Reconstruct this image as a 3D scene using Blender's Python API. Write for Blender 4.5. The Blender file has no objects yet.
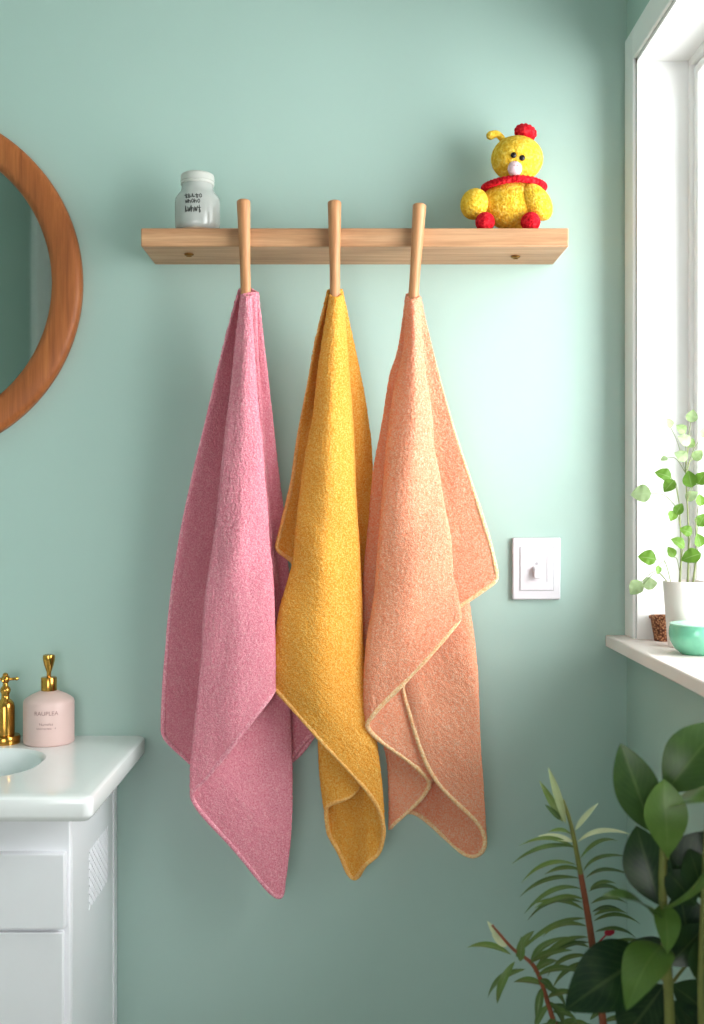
import bpy, bmesh, math, random
import numpy as np
from mathutils import Vector, Matrix, Euler
random.seed(7)
RNG = np.random.default_rng(11)
PI = math.pi
sc = bpy.context.scene
C = sc.collection

# ------------------------------------------------------------------ measuring frame
CAM_D, CAM_Z, FPX, VX, VY = 2.2, 1.32, 1056.0, 345.0, 510.0
def W(px, py, d):
    """measured point: photo pixel + distance d in front of the back wall -> metres"""
    s = FPX / (CAM_D - d)
    return Vector(((px - VX) / s, -d, CAM_Z + (VY - py) / s))
def Wn(a):
    s = FPX / (CAM_D - a[..., 2])
    return np.stack([(a[..., 0] - VX) / s, -a[..., 2], CAM_Z + (VY - a[..., 1]) / s], -1)

# ------------------------------------------------------------------ materials
def srgb(r, g, b):
    f = lambda c: (c / 255) / 12.92 if c / 255 <= .04045 else ((c / 255 + .055) / 1.055) ** 2.4
    return (f(r), f(g), f(b), 1)
def mat(name):
    m = bpy.data.materials.new(name); m.use_nodes = True
    nt = m.node_tree
    return m, nt, nt.nodes['Principled BSDF'], nt.nodes['Material Output']
def N(nt, t, **kw):
    n = nt.nodes.new(t)
    for k, v in kw.items():
        if k in n.inputs: n.inputs[k].default_value = v
        else: setattr(n, k, v)
    return n
def ramp(nt, stops):
    r = nt.nodes.new('ShaderNodeValToRGB')
    e = r.color_ramp.elements
    while len(e) < len(stops): e.new(.5)
    for i, (p, c) in enumerate(stops):
        e[i].position = p; e[i].color = c
    return r
def plain(name, col, rough=.5, metal=0, var=.06, scale=30, bump=0, bscale=200, coat=0):
    """one colour with a faint procedural unevenness"""
    m, nt, b, o = mat(name)
    tc = N(nt, 'ShaderNodeTexCoord')
    nz = N(nt, 'ShaderNodeTexNoise', Scale=scale, Detail=4)
    nt.links.new(tc.outputs['Object'], nz.inputs['Vector'])
    c2 = tuple(max(0, x * (1 - var)) for x in col[:3]) + (1,)
    c3 = tuple(min(1, x * (1 + var)) for x in col[:3]) + (1,)
    r = ramp(nt, [(.3, c2), (.7, c3)])
    nt.links.new(nz.outputs['Fac'], r.inputs['Fac'])
    nt.links.new(r.outputs['Color'], b.inputs['Base Color'])
    b.inputs['Roughness'].default_value = rough; b.inputs['Metallic'].default_value = metal
    b.inputs['Coat Weight'].default_value = coat
    if bump:
        n2 = N(nt, 'ShaderNodeTexNoise', Scale=bscale, Detail=3)
        nt.links.new(tc.outputs['Object'], n2.inputs['Vector'])
        bp = N(nt, 'ShaderNodeBump', Strength=bump, Distance=.002)
        nt.links.new(n2.outputs['Fac'], bp.inputs['Height'])
        nt.links.new(bp.outputs['Normal'], b.inputs['Normal'])
    return m
def wood(name, dark, mid, light, axis=0, rough=.45, sc_=1.0):
    m, nt, b, o = mat(name)
    tc = N(nt, 'ShaderNodeTexCoord')
    mp = N(nt, 'ShaderNodeMapping')
    s = [26 * sc_] * 3; s[axis] = 1.7 * sc_
    mp.inputs['Scale'].default_value = s
    nt.links.new(tc.outputs['Object'], mp.inputs['Vector'])
    n1 = N(nt, 'ShaderNodeTexNoise', Scale=1.6, Detail=7, Roughness=.62, Distortion=.6)
    nt.links.new(mp.outputs['Vector'], n1.inputs['Vector'])
    mp2 = N(nt, 'ShaderNodeMapping')
    s2 = [160 * sc_] * 3; s2[axis] = 7 * sc_
    mp2.inputs['Scale'].default_value = s2
    nt.links.new(tc.outputs['Object'], mp2.inputs['Vector'])
    n2 = N(nt, 'ShaderNodeTexNoise', Scale=1.5, Detail=4)
    nt.links.new(mp2.outputs['Vector'], n2.inputs['Vector'])
    r = ramp(nt, [(.28, dark), (.5, mid), (.72, light)])
    nt.links.new(n1.outputs['Fac'], r.inputs['Fac'])
    mx = N(nt, 'ShaderNodeMix', data_type='RGBA', blend_type='MULTIPLY')
    mx.inputs[0].default_value = .35
    r2 = ramp(nt, [(.35, (.55, .5, .45, 1)), (.6, (1, 1, 1, 1))])
    nt.links.new(n2.outputs['Fac'], r2.inputs['Fac'])
    nt.links.new(r.outputs['Color'], mx.inputs[6]); nt.links.new(r2.outputs['Color'], mx.inputs[7])
    nt.links.new(mx.outputs[2], b.inputs['Base Color'])
    bp = N(nt, 'ShaderNodeBump', Strength=.12, Distance=.001)
    nt.links.new(n2.outputs['Fac'], bp.inputs['Height']); nt.links.new(bp.outputs['Normal'], b.inputs['Normal'])
    b.inputs['Roughness'].default_value = rough
    return m
def terry(name, base, deep, lite, scale=520, trans=.14, tcol=None, bump=.6):
    """looped cotton: grain in colour and bump, sheen, a little light passing through"""
    m, nt, b, o = mat(name)
    tc = N(nt, 'ShaderNodeTexCoord')
    n1 = N(nt, 'ShaderNodeTexVoronoi', Scale=scale)
    n2 = N(nt, 'ShaderNodeTexNoise', Scale=scale * .62, Detail=2, Roughness=.6)
    n3 = N(nt, 'ShaderNodeTexNoise', Scale=14, Detail=3)
    for n in (n1, n2, n3): nt.links.new(tc.outputs['Object'], n.inputs['Vector'])
    r = ramp(nt, [(.3, deep), (.5, base), (.7, lite)])
    nt.links.new(n2.outputs['Fac'], r.inputs['Fac'])
    mx = N(nt, 'ShaderNodeMix', data_type='RGBA', blend_type='MULTIPLY')
    mx.inputs[0].default_value = .25
    r3 = ramp(nt, [(.3, (.84, .82, .82, 1)), (.65, (1, 1, 1, 1))])
    nt.links.new(n3.outputs['Fac'], r3.inputs['Fac'])
    nt.links.new(r.outputs['Color'], mx.inputs[6]); nt.links.new(r3.outputs['Color'], mx.inputs[7])
    nt.links.new(mx.outputs[2], b.inputs['Base Color'])
    add = N(nt, 'ShaderNodeMath', operation='SUBTRACT')
    nt.links.new(n2.outputs['Fac'], add.inputs[0]); nt.links.new(n1.outputs['Distance'], add.inputs[1])
    bp = N(nt, 'ShaderNodeBump', Strength=bump, Distance=.002)
    nt.links.new(add.outputs[0], bp.inputs['Height']); nt.links.new(bp.outputs['Normal'], b.inputs['Normal'])
    b.inputs['Roughness'].default_value = .95
    b.inputs['Specular IOR Level'].default_value = .12
    b.inputs['Sheen Weight'].default_value = .2
    b.inputs['Sheen Roughness'].default_value = .5
    b.inputs['Sheen Tint'].default_value = lite
    if trans:
        tr = N(nt, 'ShaderNodeBsdfTranslucent'); tr.inputs['Color'].default_value = tcol or base
        ms = N(nt, 'ShaderNodeMixShader'); ms.inputs[0].default_value = trans
        nt.links.new(b.outputs[0], ms.inputs[1]); nt.links.new(tr.outputs[0], ms.inputs[2])
        nt.links.new(ms.outputs[0], o.inputs['Surface'])
    return m
def leafmat(name, dark, lite, pale, rough=.32, trans=.22, rib=.55):
    m, nt, b, o = mat(name)
    at = N(nt, 'ShaderNodeAttribute', attribute_name='tint')
    uv = N(nt, 'ShaderNodeUVMap')
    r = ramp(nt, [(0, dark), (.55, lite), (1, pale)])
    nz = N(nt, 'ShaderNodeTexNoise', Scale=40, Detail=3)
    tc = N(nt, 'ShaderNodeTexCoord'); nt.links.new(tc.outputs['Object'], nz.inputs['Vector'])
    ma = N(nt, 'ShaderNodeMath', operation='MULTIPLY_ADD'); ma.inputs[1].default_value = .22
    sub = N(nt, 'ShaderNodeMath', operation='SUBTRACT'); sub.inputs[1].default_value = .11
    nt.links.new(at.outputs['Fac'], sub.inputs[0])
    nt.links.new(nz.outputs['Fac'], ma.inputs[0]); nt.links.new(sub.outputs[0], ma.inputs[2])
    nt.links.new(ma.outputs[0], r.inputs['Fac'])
    sp = N(nt, 'ShaderNodeSeparateXYZ'); nt.links.new(uv.outputs['UV'], sp.inputs[0])
    a = N(nt, 'ShaderNodeMath', operation='SUBTRACT'); a.inputs[1].default_value = .5
    nt.links.new(sp.outputs['Y'], a.inputs[0])
    ab = N(nt, 'ShaderNodeMath', operation='ABSOLUTE'); nt.links.new(a.outputs[0], ab.inputs[0])
    rr = ramp(nt, [(.012, (rib, rib, rib, 1)), (.04, (0, 0, 0, 1))])
    nt.links.new(ab.outputs[0], rr.inputs['Fac'])
    # side veins: stripes slanting away from the midrib
    w = N(nt, 'ShaderNodeMath', operation='SUBTRACT')
    k1 = N(nt, 'ShaderNodeMath', operation='MULTIPLY'); k1.inputs[1].default_value = 60
    k2 = N(nt, 'ShaderNodeMath', operation='MULTIPLY'); k2.inputs[1].default_value = 45
    nt.links.new(sp.outputs['X'], k1.inputs[0]); nt.links.new(ab.outputs[0], k2.inputs[0])
    nt.links.new(k1.outputs[0], w.inputs[0]); nt.links.new(k2.outputs[0], w.inputs[1])
    sn = N(nt, 'ShaderNodeMath', operation='SINE'); nt.links.new(w.outputs[0], sn.inputs[0])
    r4 = ramp(nt, [(.9, (0, 0, 0, 1)), (1, (.05, .05, .05, 1))]); nt.links.new(sn.outputs[0], r4.inputs['Fac'])
    mxv = N(nt, 'ShaderNodeMath', operation='MAXIMUM')
    nt.links.new(rr.outputs['Color'], mxv.inputs[0]); nt.links.new(r4.outputs['Color'], mxv.inputs[1])
    mx = N(nt, 'ShaderNodeMix', data_type='RGBA')
    nt.links.new(mxv.outputs[0], mx.inputs[0]); nt.links.new(r.outputs['Color'], mx.inputs[6])
    mx.inputs[7].default_value = pale
    nt.links.new(mx.outputs[2], b.inputs['Base Color'])
    b.inputs['Roughness'].default_value = rough; b.inputs['Specular IOR Level'].default_value = .3
    tr = N(nt, 'ShaderNodeBsdfTranslucent'); nt.links.new(mx.outputs[2], tr.inputs['Color'])
    ms = N(nt, 'ShaderNodeMixShader'); ms.inputs[0].default_value = trans
    nt.links.new(b.outputs[0], ms.inputs[1]); nt.links.new(tr.outputs[0], ms.inputs[2])
    nt.links.new(ms.outputs[0], o.inputs['Surface'])
    return m

M = {}
M['wall'] = plain('mint_paint', srgb(172, 197, 189), .6, var=.015, scale=3, bump=.05, bscale=260)
M['plaster'] = plain('white_plaster', srgb(226, 224, 220), .7, var=.01)
M['ceil'] = plain('white_ceiling', srgb(235, 236, 232), .8, var=.01)
M['floor'] = plain('pale_floor_tile', srgb(176, 172, 164), .5, var=.06, scale=6)
M['white'] = plain('white_satin_paint', srgb(246, 245, 245), .35, var=.012, scale=12)
M['sill'] = plain('white_sill_paint', srgb(243, 231, 227), .4, var=.015, scale=9)
M['cabinet'] = plain('white_cabinet_lacquer', srgb(240, 240, 244), .3, var=.01, scale=12)
M['stone'] = plain('white_polished_countertop', srgb(240, 241, 241), .12, var=.012, scale=8, coat=.3)
M['basin'] = plain('white_basin_ceramic', srgb(236, 239, 240), .1, var=.008, coat=.3)
M['oak'] = wood('light_oak', srgb(164, 116, 80), srgb(194, 148, 110), srgb(214, 172, 136), 0)
M['peg'] = wood('peg_beech', srgb(180, 122, 80), srgb(204, 148, 104), srgb(218, 170, 128), 2, sc_=1.6)
M['frame'] = wood('amber_oak', srgb(138, 76, 34), srgb(168, 96, 46), srgb(186, 114, 60), 2, rough=.5)
M['brass'] = plain('polished_brass', srgb(202, 152, 74), .2, metal=1, var=.08, scale=60)
M['brass_dark'] = plain('dull_brass', srgb(150, 108, 56), .35, metal=1, var=.15, scale=90)
M['pink_bottle'] = plain('blush_ceramic', srgb(222, 192, 186), .4, var=.015, scale=20)
M['ink_pink'] = plain('rose_ink', srgb(168, 128, 124), .6, var=.02)
M['ink'] = plain('grey_ink', srgb(74, 76, 74), .6, var=.05)
M['jar'] = plain('white_glazed_ceramic', srgb(182, 184, 180), .18, var=.03, scale=40, coat=.4)
M['jar_foot'] = plain('bare_clay', srgb(190, 168, 148), .6, var=.06, scale=50)
M['lid'] = plain('white_lid_ceramic', srgb(196, 196, 190), .3, var=.02, scale=40)
M['plastic'] = plain('white_switch_plastic', srgb(226, 222, 228), .35, var=.006)
M['groove'] = plain('shadow_grey_plastic', srgb(176, 172, 178), .5, var=.03)
M['black'] = plain('black_bead', srgb(24, 16, 16), .25, var=.1)
M['pinkwhite'] = plain('pale_pink_felt', srgb(238, 208, 216), .8, var=.05, scale=120, bump=.2)
M['soil'] = plain('dark_potting_soil', srgb(60, 44, 34), .95, var=.35, scale=120, bump=.6, bscale=150)
M['pot'] = plain('matte_white_pot', srgb(238, 228, 224), .45, var=.012, scale=15)
M['teal'] = plain('jade_glazed_bowl', srgb(120, 196, 164), .15, var=.12, scale=40, coat=.4)
M['teal_in'] = plain('pale_jade_glaze', srgb(176, 222, 200), .2, var=.05, scale=40)
M['terracotta'] = plain('terracotta', srgb(170, 100, 72), .8, var=.08, scale=30)
M['greypot'] = plain('grey_stoneware', srgb(120, 118, 112), .7, var=.08, scale=30)
M['stem'] = plain('green_stem', srgb(118, 122, 60), .5, var=.12, scale=60)
M['stem_red'] = plain('red_brown_stem', srgb(140, 78, 50), .55, var=.18, scale=80)
M['stem_fine'] = plain('fine_green_stem', srgb(130, 140, 90), .5, var=.1, scale=60)
M['flower'] = plain('red_bud', srgb(190, 30, 60), .5, var=.1, scale=200)
M['rubber_leaf'] = leafmat('rubber_leaf', srgb(26, 52, 30), srgb(94, 126, 56), srgb(170, 190, 120), .3, .14, .1)
M['needle_leaf'] = leafmat('narrow_leaf', srgb(52, 82, 54), srgb(112, 138, 70), srgb(220, 226, 190), .4, .2, .2)
M['vine_leaf'] = leafmat('vine_leaf', srgb(70, 112, 34), srgb(112, 150, 54), srgb(172, 190, 150), .45, .18, .3)
M['towel_pink'] = terry('pink_terry', srgb(242, 156, 172), srgb(230, 130, 150), srgb(252, 190, 200), tcol=srgb(226, 70, 100))
M['towel_yellow'] = terry('yellow_terry', srgb(250, 180, 80), srgb(240, 152, 50), srgb(255, 212, 126), tcol=srgb(244, 120, 20))
M['towel_peach'] = terry('peach_terry', srgb(255, 184, 148), srgb(253, 156, 114), srgb(255, 218, 188), trans=.26, tcol=srgb(255, 90, 44))
M['hem_pink'] = terry('pink_hem', srgb(240, 158, 174), srgb(222, 128, 146), srgb(252, 200, 208), 420, 0)
M['hem_yellow'] = terry('yellow_hem', srgb(248, 186, 110), srgb(238, 164, 84), srgb(254, 214, 146), 420, 0)
M['hem_peach'] = terry('peach_hem', srgb(252, 206, 158), srgb(246, 178, 126), srgb(255, 230, 192), 420, 0)
M['wool_yellow'] = terry('yellow_crochet', srgb(244, 198, 66), srgb(228, 170, 42), srgb(254, 222, 110), 230, 0, None, .8)
M['wool_red'] = terry('red_crochet', srgb(212, 30, 44), srgb(170, 14, 28), srgb(234, 62, 70), 230, 0, None, .8)

def basket_mat():
    m, nt, b, o = mat('woven_brown_fibre')
    tc = N(nt, 'ShaderNodeTexCoord')
    v = N(nt, 'ShaderNodeTexVoronoi', Scale=260)
    nt.links.new(tc.outputs['Object'], v.inputs['Vector'])
    r = ramp(nt, [(.1, srgb(206, 156, 112)), (.6, srgb(120, 66, 40)), (.9, srgb(70, 36, 24))])
    nt.links.new(v.outputs['Distance'], r.inputs['Fac']); nt.links.new(r.outputs['Color'], b.inputs['Base Color'])
    bp = N(nt, 'ShaderNodeBump', Strength=.8, Distance=.002); bp.invert = True
    nt.links.new(v.outputs['Distance'], bp.inputs['Height']); nt.links.new(bp.outputs['Normal'], b.inputs['Normal'])
    b.inputs['Roughness'].default_value = .8
    return m
M['fibre'] = basket_mat()
def glass_mat():
    m, nt, b, o = mat('clear_window_glass')
    t = N(nt, 'ShaderNodeBsdfTransparent'); t.inputs['Color'].default_value = (.97, .985, .98, 1)
    g = N(nt, 'ShaderNodeBsdfGlossy', Roughness=.02)
    lw = N(nt, 'ShaderNodeLayerWeight', Blend=.12)
    ms = N(nt, 'ShaderNodeMixShader')
    nt.links.new(lw.outputs['Fresnel'], ms.inputs[0]); nt.links.new(t.outputs[0], ms.inputs[1]); nt.links.new(g.outputs[0], ms.inputs[2])
    nt.links.new(ms.outputs[0], o.inputs['Surface'])
    return m
M['glass'] = glass_mat()
def mirror_mat():
    m, nt, b, o = mat('mirror_silver')
    tc = N(nt, 'ShaderNodeTexCoord'); nz = N(nt, 'ShaderNodeTexNoise', Scale=5)
    nt.links.new(tc.outputs['Object'], nz.inputs['Vector'])
    r = ramp(nt, [(.3, (.40, .47, .43, 1)), (.7, (.43, .50, .46, 1))])
    nt.links.new(nz.outputs['Fac'], r.inputs['Fac']); nt.links.new(r.outputs['Color'], b.inputs['Base Color'])
    b.inputs['Metallic'].default_value = 1; b.inputs['Roughness'].default_value = .03
    return m
M['mirror'] = mirror_mat()

# ------------------------------------------------------------------ mesh helpers
class MB:
    def __init__(s): s.v = []; s.f = []; s.tint = []; s.uv = {}
    def add(s, vs, fs, tint=None, uvs=None):
        n = len(s.v); s.v += [tuple(p) for p in vs]
        s.tint += [tint if tint is not None else .5] * len(vs)
        if uvs:
            for i, u in enumerate(uvs): s.uv[n + i] = u
        s.f += [tuple(n + i for i in f) for f in fs]
        return s
    def box(s, x0, x1, y0, y1, z0, z1):
        vs = [(x, y, z) for x in (x0, x1) for y in (y0, y1) for z in (z0, z1)]
        return s.add(vs, [(0, 1, 3, 2), (4, 6, 7, 5), (0, 4, 5, 1), (2, 3, 7, 6), (0, 2, 6, 4), (1, 5, 7, 3)])
    def lathe(s, prof, c=(0, 0, 0), n=48, axis='z', cap=True):
        """prof: list of (r, h); axis z up, or 'y' pointing into the room (towards -y)"""
        vs = []; fs = []
        for r, h in prof:
            for i in range(n):
                a = 2 * PI * i / n
                if axis == 'z': p = (c[0] + r * math.cos(a), c[1] + r * math.sin(a), c[2] + h)
                elif axis == 'y': p = (c[0] + r * math.cos(a), c[1] - h, c[2] + r * math.sin(a))
                else: p = (c[0] + h, c[1] + r * math.cos(a), c[2] + r * math.sin(a))
                vs.append(p)
        for k in range(len(prof) - 1):
            for i in range(n):
                j = (i + 1) % n
                fs.append((k * n + i, k * n + j, (k + 1) * n + j, (k + 1) * n + i))
        if cap:
            fs.append(tuple(range(n))[::-1]); fs.append(tuple((len(prof) - 1) * n + i for i in range(n)))
        return s.add(vs, fs)
    def tube(s, pts, rad, n=10, cap=True):
        pts = [Vector(p) for p in pts]
        if not hasattr(rad, '__len__'): rad = [rad] * len(pts)
        vs = []; fs = []; up = None
        for k, p in enumerate(pts):
            t = (pts[min(k + 1, len(pts) - 1)] - pts[max(k - 1, 0)]).normalized()
            if up is None:
                up = Vector((0, 0, 1)) if abs(t.z) < .9 else Vector((1, 0, 0))
            up = (up - t * up.dot(t)).normalized(); b = t.cross(up)
            for i in range(n):
                a = 2 * PI * i / n
                vs.append(p + (up * math.cos(a) + b * math.sin(a)) * rad[k])
        for k in range(len(pts) - 1):
            for i in range(n):
                j = (i + 1) % n
                fs.append((k * n + i, k * n + j, (k + 1) * n + j, (k + 1) * n + i))
        if cap:
            fs.append(tuple(range(n))[::-1]); fs.append(tuple((len(pts) - 1) * n + i for i in range(n)))
        return s.add(vs, fs)
    def ball(s, c, rx, ry, rz, rot=None, nu=40, nv=24, knob=0):
        vs = []; fs = []; R_ = rot or Matrix.Identity(3)
        for k in range(nv + 1):
            th = PI * k / nv
            for i in range(nu):
                ph = 2 * PI * i / nu
                kn = 1 + knob * random.uniform(-1, 1)
                v = Vector((rx * math.sin(th) * math.cos(ph) * kn, ry * math.sin(th) * math.sin(ph) * kn, rz * math.cos(th) * kn))
                vs.append(Vector(c) + R_ @ v)
        for k in range(nv):
            for i in range(nu):
                j = (i + 1) % nu
                fs.append((k * nu + i, (k + 1) * nu + i, (k + 1) * nu + j, k * nu + j))
        return s.add(vs, fs)
    def leaf(s, base, tip, width, normal, curve=.1, fold=.15, tint=.5, peak=.45, nt_=14, ns=8, wave=0):
        base = Vector(base); tip = Vector(tip); ax = tip - base; L = ax.length
        nrm = Vector(normal); nrm = (nrm - ax * (nrm.dot(ax) / L / L)).normalized(); side = ax.normalized().cross(nrm)
        vs = []; fs = []; uvs = []
        e = math.log(.5) / math.log(peak)
        for k in range(nt_ + 1):
            t = k / nt_
            w = width * .5 * max(.02, math.sin(PI * t ** e)) ** .8
            if k == nt_: w = 0.0004
            c = base + ax * t + nrm * (curve * L * 4 * t * (1 - t)) - nrm * (curve * L * .8 * t * t)
            for j in range(ns + 1):
                q = 2 * j / ns - 1
                p = c + side * (w * q) + nrm * (fold * w * abs(q) ** 1.4 + wave * w * math.sin(t * 17 + q * 2) * abs(q))
                vs.append(p); uvs.append((t, j / ns))
        for k in range(nt_):
            for j in range(ns):
                a = k * (ns + 1) + j
                fs.append((a, a + 1, a + ns + 2, a + ns + 1))
        return s.add(vs, fs, tint, uvs)
    def build(s, name, m, parent=None, smooth=True, bevel=0, seg=2, angle=40, uv=False):
        me = bpy.data.meshes.new(name)
        off = parent_loc(parent)
        me.from_pydata([tuple(Vector(p) - off) for p in s.v], [], s.f)
        if uv:
            a = me.attributes.new('tint', 'FLOAT', 'POINT')
            a.data.foreach_set('value', s.tint)
            ul = me.uv_layers.new(name='UVMap')
            for l in me.loops: ul.data[l.index].uv = s.uv.get(l.vertex_index, (0, 0))
        bm = bmesh.new(); bm.from_mesh(me)
        if not uv: bmesh.ops.recalc_face_normals(bm, faces=bm.faces)
        bm.to_mesh(me); bm.free()
        return link(name, me, m, parent, smooth, bevel, seg, angle)
def parent_loc(p):
    v = Vector((0, 0, 0))
    while p: v += p.location; p = p.parent
    return v
def link(name, me, m, parent=None, smooth=True, bevel=0, seg=2, angle=40):
    o = bpy.data.objects.new(name, me); C.objects.link(o)
    me.materials.append(m)
    if parent: o.parent = parent
    if smooth:
        me.polygons.foreach_set('use_smooth', [True] * len(me.polygons))
        try: me.set_sharp_from_angle(angle=math.radians(angle))
        except Exception: pass
    if bevel:
        b = o.modifiers.new('bevel', 'BEVEL'); b.width = bevel; b.segments = seg; b.limit_method = 'ANGLE'; b.angle_limit = .6
        b.harden_normals = False
    me.update()
    return o
def thing(name, label, cat, loc, group=None):
    o = bpy.data.objects.new(name, None); C.objects.link(o); o.location = loc; o.empty_display_size = .05
    o['label'] = label; o['category'] = cat
    if group: o['group'] = group
    return o
def tag(o, label, cat, group=None):
    o['label'] = label; o['category'] = cat
    if group: o['group'] = group
    return o
def struct(o, label=None):
    o['kind'] = 'structure'
    if label: o['label'] = label
    return o
def bezier_pts(ps, n=16):
    """smooth curve through points (Catmull-Rom)"""
    P = [Vector(p) for p in ps]; out = []
    for k in range(len(P) - 1):
        p0 = P[max(k - 1, 0)]; p1 = P[k]; p2 = P[k + 1]; p3 = P[min(k + 2, len(P) - 1)]
        for i in range(n if k < len(P) - 2 else n + 1):
            t = i / n
            out.append(.5 * ((2 * p1) + (p2 - p0) * t + (2 * p0 - 5 * p1 + 4 * p2 - p3) * t * t + (3 * p1 - p0 - 3 * p2 + p3) * t ** 3))
    return out
def text_mesh(body, size, wrap=None):
    """letters as flat geometry; wrap(x, z) places each vertex on its surface"""
    cu = bpy.data.curves.new('lettering', 'FONT'); cu.body = body; cu.size = size; cu.align_x = 'CENTER'; cu.align_y = 'CENTER'
    cu.resolution_u = 3
    ob = bpy.data.objects.new('lettering', cu); C.objects.link(ob)
    dg = bpy.context.evaluated_depsgraph_get(); dg.update()
    me = bpy.data.meshes.new_from_object(ob.evaluated_get(dg))
    C.objects.unlink(ob); bpy.data.objects.remove(ob)
    vs = [wrap(v.co.x, v.co.y) for v in me.vertices]; fs = [tuple(p.vertices) for p in me.polygons]
    return vs, fs

# ------------------------------------------------------------------ the room
XR, XL, YF, ZC = .5875, -1.45, -3.5, 2.85        # right wall, left wall, wall behind the camera, ceiling
struct(MB().box(XL - .1, XR + .22, 0, .1, 0, ZC).build('wall_back', M['wall'], smooth=False))
struct(MB().box(XL - .1, XL, YF, 0, 0, ZC).build('wall_left', M['wall'], smooth=False))
struct(MB().box(XL - .1, XR + .22, YF - .1, YF, 0, ZC).build('wall_front', M['plaster'], smooth=False))
struct(MB().box(XL - .1, XR + .22, YF - .1, .1, -.1, 0).build('floor', M['floor'], smooth=False))
struct(MB().box(XL - .1, XR + .22, YF - .1, .1, ZC, ZC + .1).build('ceiling', M['ceil'], smooth=False))
WY0, WY1, WZ0, WZ1 = -.066, -1.45, 1.045, 2.232     # clear window opening
b = MB()
b.box(XR, XR + .22, WY0, 0, 0, ZC); b.box(XR, XR + .22, YF, WY1, 0, ZC)
b.box(XR, XR + .22, WY1, WY0, 0, WZ0 - .02); b.box(XR, XR + .22, WY1, WY0, WZ1, ZC)
struct(b.build('wall_right', M['wall'], smooth=False))

win = bpy.data.objects.new('window_1', None); C.objects.link(win); win.location = (XR, WY0, WZ0)
struct(win, 'white painted window in the right wall')
XF = .690                                           # room side of the fixed frame
b = MB(); cx0 = XR - .006
b.box(cx0, XR + .004, WY0, -.003, WZ0 + .015, WZ1 + .062)       # casing boards on the room side
b.box(cx0, XR + .004, WY1 - .062, WY1, WZ0 + .015, WZ1 + .062)
b.box(cx0, XR + .004, WY1, WY0, WZ1, WZ1 + .062)
b.build('casing', M['white'], win, bevel=.002)
b = MB(); t = .008                                   # reveal lining
b.box(XR + .001, XF + .06, WY0 - t, WY0 + .002, WZ0, WZ1); b.box(XR + .001, XF + .06, WY1 - .002, WY1 + t, WZ0, WZ1)
b.box(XR + .001, XF + .06, WY1, WY0, WZ1 - t, WZ1 + .002)
b.build('reveal', M['white'], win, smooth=False)
b = MB(); fw = .018; y0, y1, z0, z1 = WY0 - t, WY1 + t, WZ0, WZ1 - t
b.box(XF, XF + .06, y0 - fw, y0, z0, z1); b.box(XF, XF + .06, y1, y1 + fw, z0, z1)
b.box(XF, XF + .06, y1 + fw, y0 - fw, z1 - fw, z1); b.box(XF, XF + .06, y1 + fw, y0 - fw, z0, z0 + fw)
b.build('frame', M['white'], win, bevel=.003)
b = MB(); g = .003; sw = .018; ya, yb, za, zb = y0 - fw - g, y1 + fw + g, z0 + fw + g, z1 - fw - g
b.box(XF + .005, XF + .05, ya - sw, ya, za, zb); b.box(XF + .005, XF + .05, yb, yb + sw, za, zb)
b.box(XF + .005, XF + .05, yb + sw, ya - sw, zb - sw, zb); b.box(XF + .005, XF + .05, yb + sw, ya - sw, za, za + sw)
ym = (ya + yb) / 2
b.box(XF + .005, XF + .05, ym - .02, ym + .02, za + sw, zb - sw)
sash = b.build('sash', M['white'], win, bevel=.004)
b = MB(); b.box(XF + .028, XF + .032, yb + sw - .005, ya - sw + .005, za + sw - .005, zb - sw + .005)
b.build('pane', M['glass'], win, smooth=False)
sill_top = 1.06
b = MB(); b.box(.542, XF + .03, WY1 - .08, -.001, sill_top - .024, sill_top)
b.build('sill', M['sill'], win, bevel=.003, seg=3)

# a tall white door with casing in the left wall behind the viewer: the mirror shows it
dr = bpy.data.objects.new('door_1', None); C.objects.link(dr); dr.location = (XL, -3.0, 0); struct(dr, 'tall white door seen in the mirror')
b = MB(); b.box(XL, XL + .03, -2.78, -2.69, 0, 2.75); b.box(XL, XL + .03, -3.45, -3.36, 0, 2.75); b.box(XL, XL + .03, -3.36, -2.78, 2.66, 2.75)
b.build('casing', M['white'], dr, bevel=.004)
b = MB(); b.box(XL, XL + .02, -3.36, -2.78, .005, 2.66)
for zz in ((.2, 1.0), (1.12, 1.9), (2.02, 2.52)): b.box(XL + .018, XL + .026, -3.27, -2.87, *zz)
dl = b.build('door_leaf', M['white'], dr, bevel=.004)
MB().lathe([(.012, 0), (.012, .03), (.026, .036), (.028, .05), (.018, .062)], (XL + .02, -2.83, 1.02), 24, 'x').build('door_knob', M['brass'], dl)
b = MB(); b.box(XL, XR, -.014, 0, 0, .09)
struct(b.build('baseboard_back', M['white'], smooth=False, bevel=.003))

# ------------------------------------------------------------------ shelf with pegs
SZ0, SZ1, SD = 1.831, 1.867, .152
shelf = thing('peg_shelf', 'light oak wall shelf with three round wooden pegs along its front', 'shelf', (.018, 0, SZ0))
b = MB(); b.box(-.396, .434, -SD, -.0005, SZ0, SZ1); b.build('board', M['oak'], shelf, bevel=.0025, seg=3)
def peg(px0, py0, px1, py1):
    a = W(px0, py0, .166); c = W(px1, py1 + 8, .166)
    n = 24; pts = []; rad = []
    for i in range(n + 1):
        t = i / n; r = .0132 + (.0100 - .0132) * min(1, t * 1.5)
        pts.append(a.lerp(c, t)); rad.append(r)
    d = (a - c).normalized()
    pts = [a + d * .0045, a + d * .0038, a + d * .002] + pts
    rad = [.006, .0095, .0122] + rad
    pts += [c - d * .002]; rad += [.006]
    return MB().tube(pts, rad, 24).build('peg', M['peg'], shelf, angle=60)
PEGS = [(243.5, 202, 246, 291), (334.5, 203, 335, 292), (419.5, 206, 413, 295)]
for p in PEGS: peg(*p)
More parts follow.
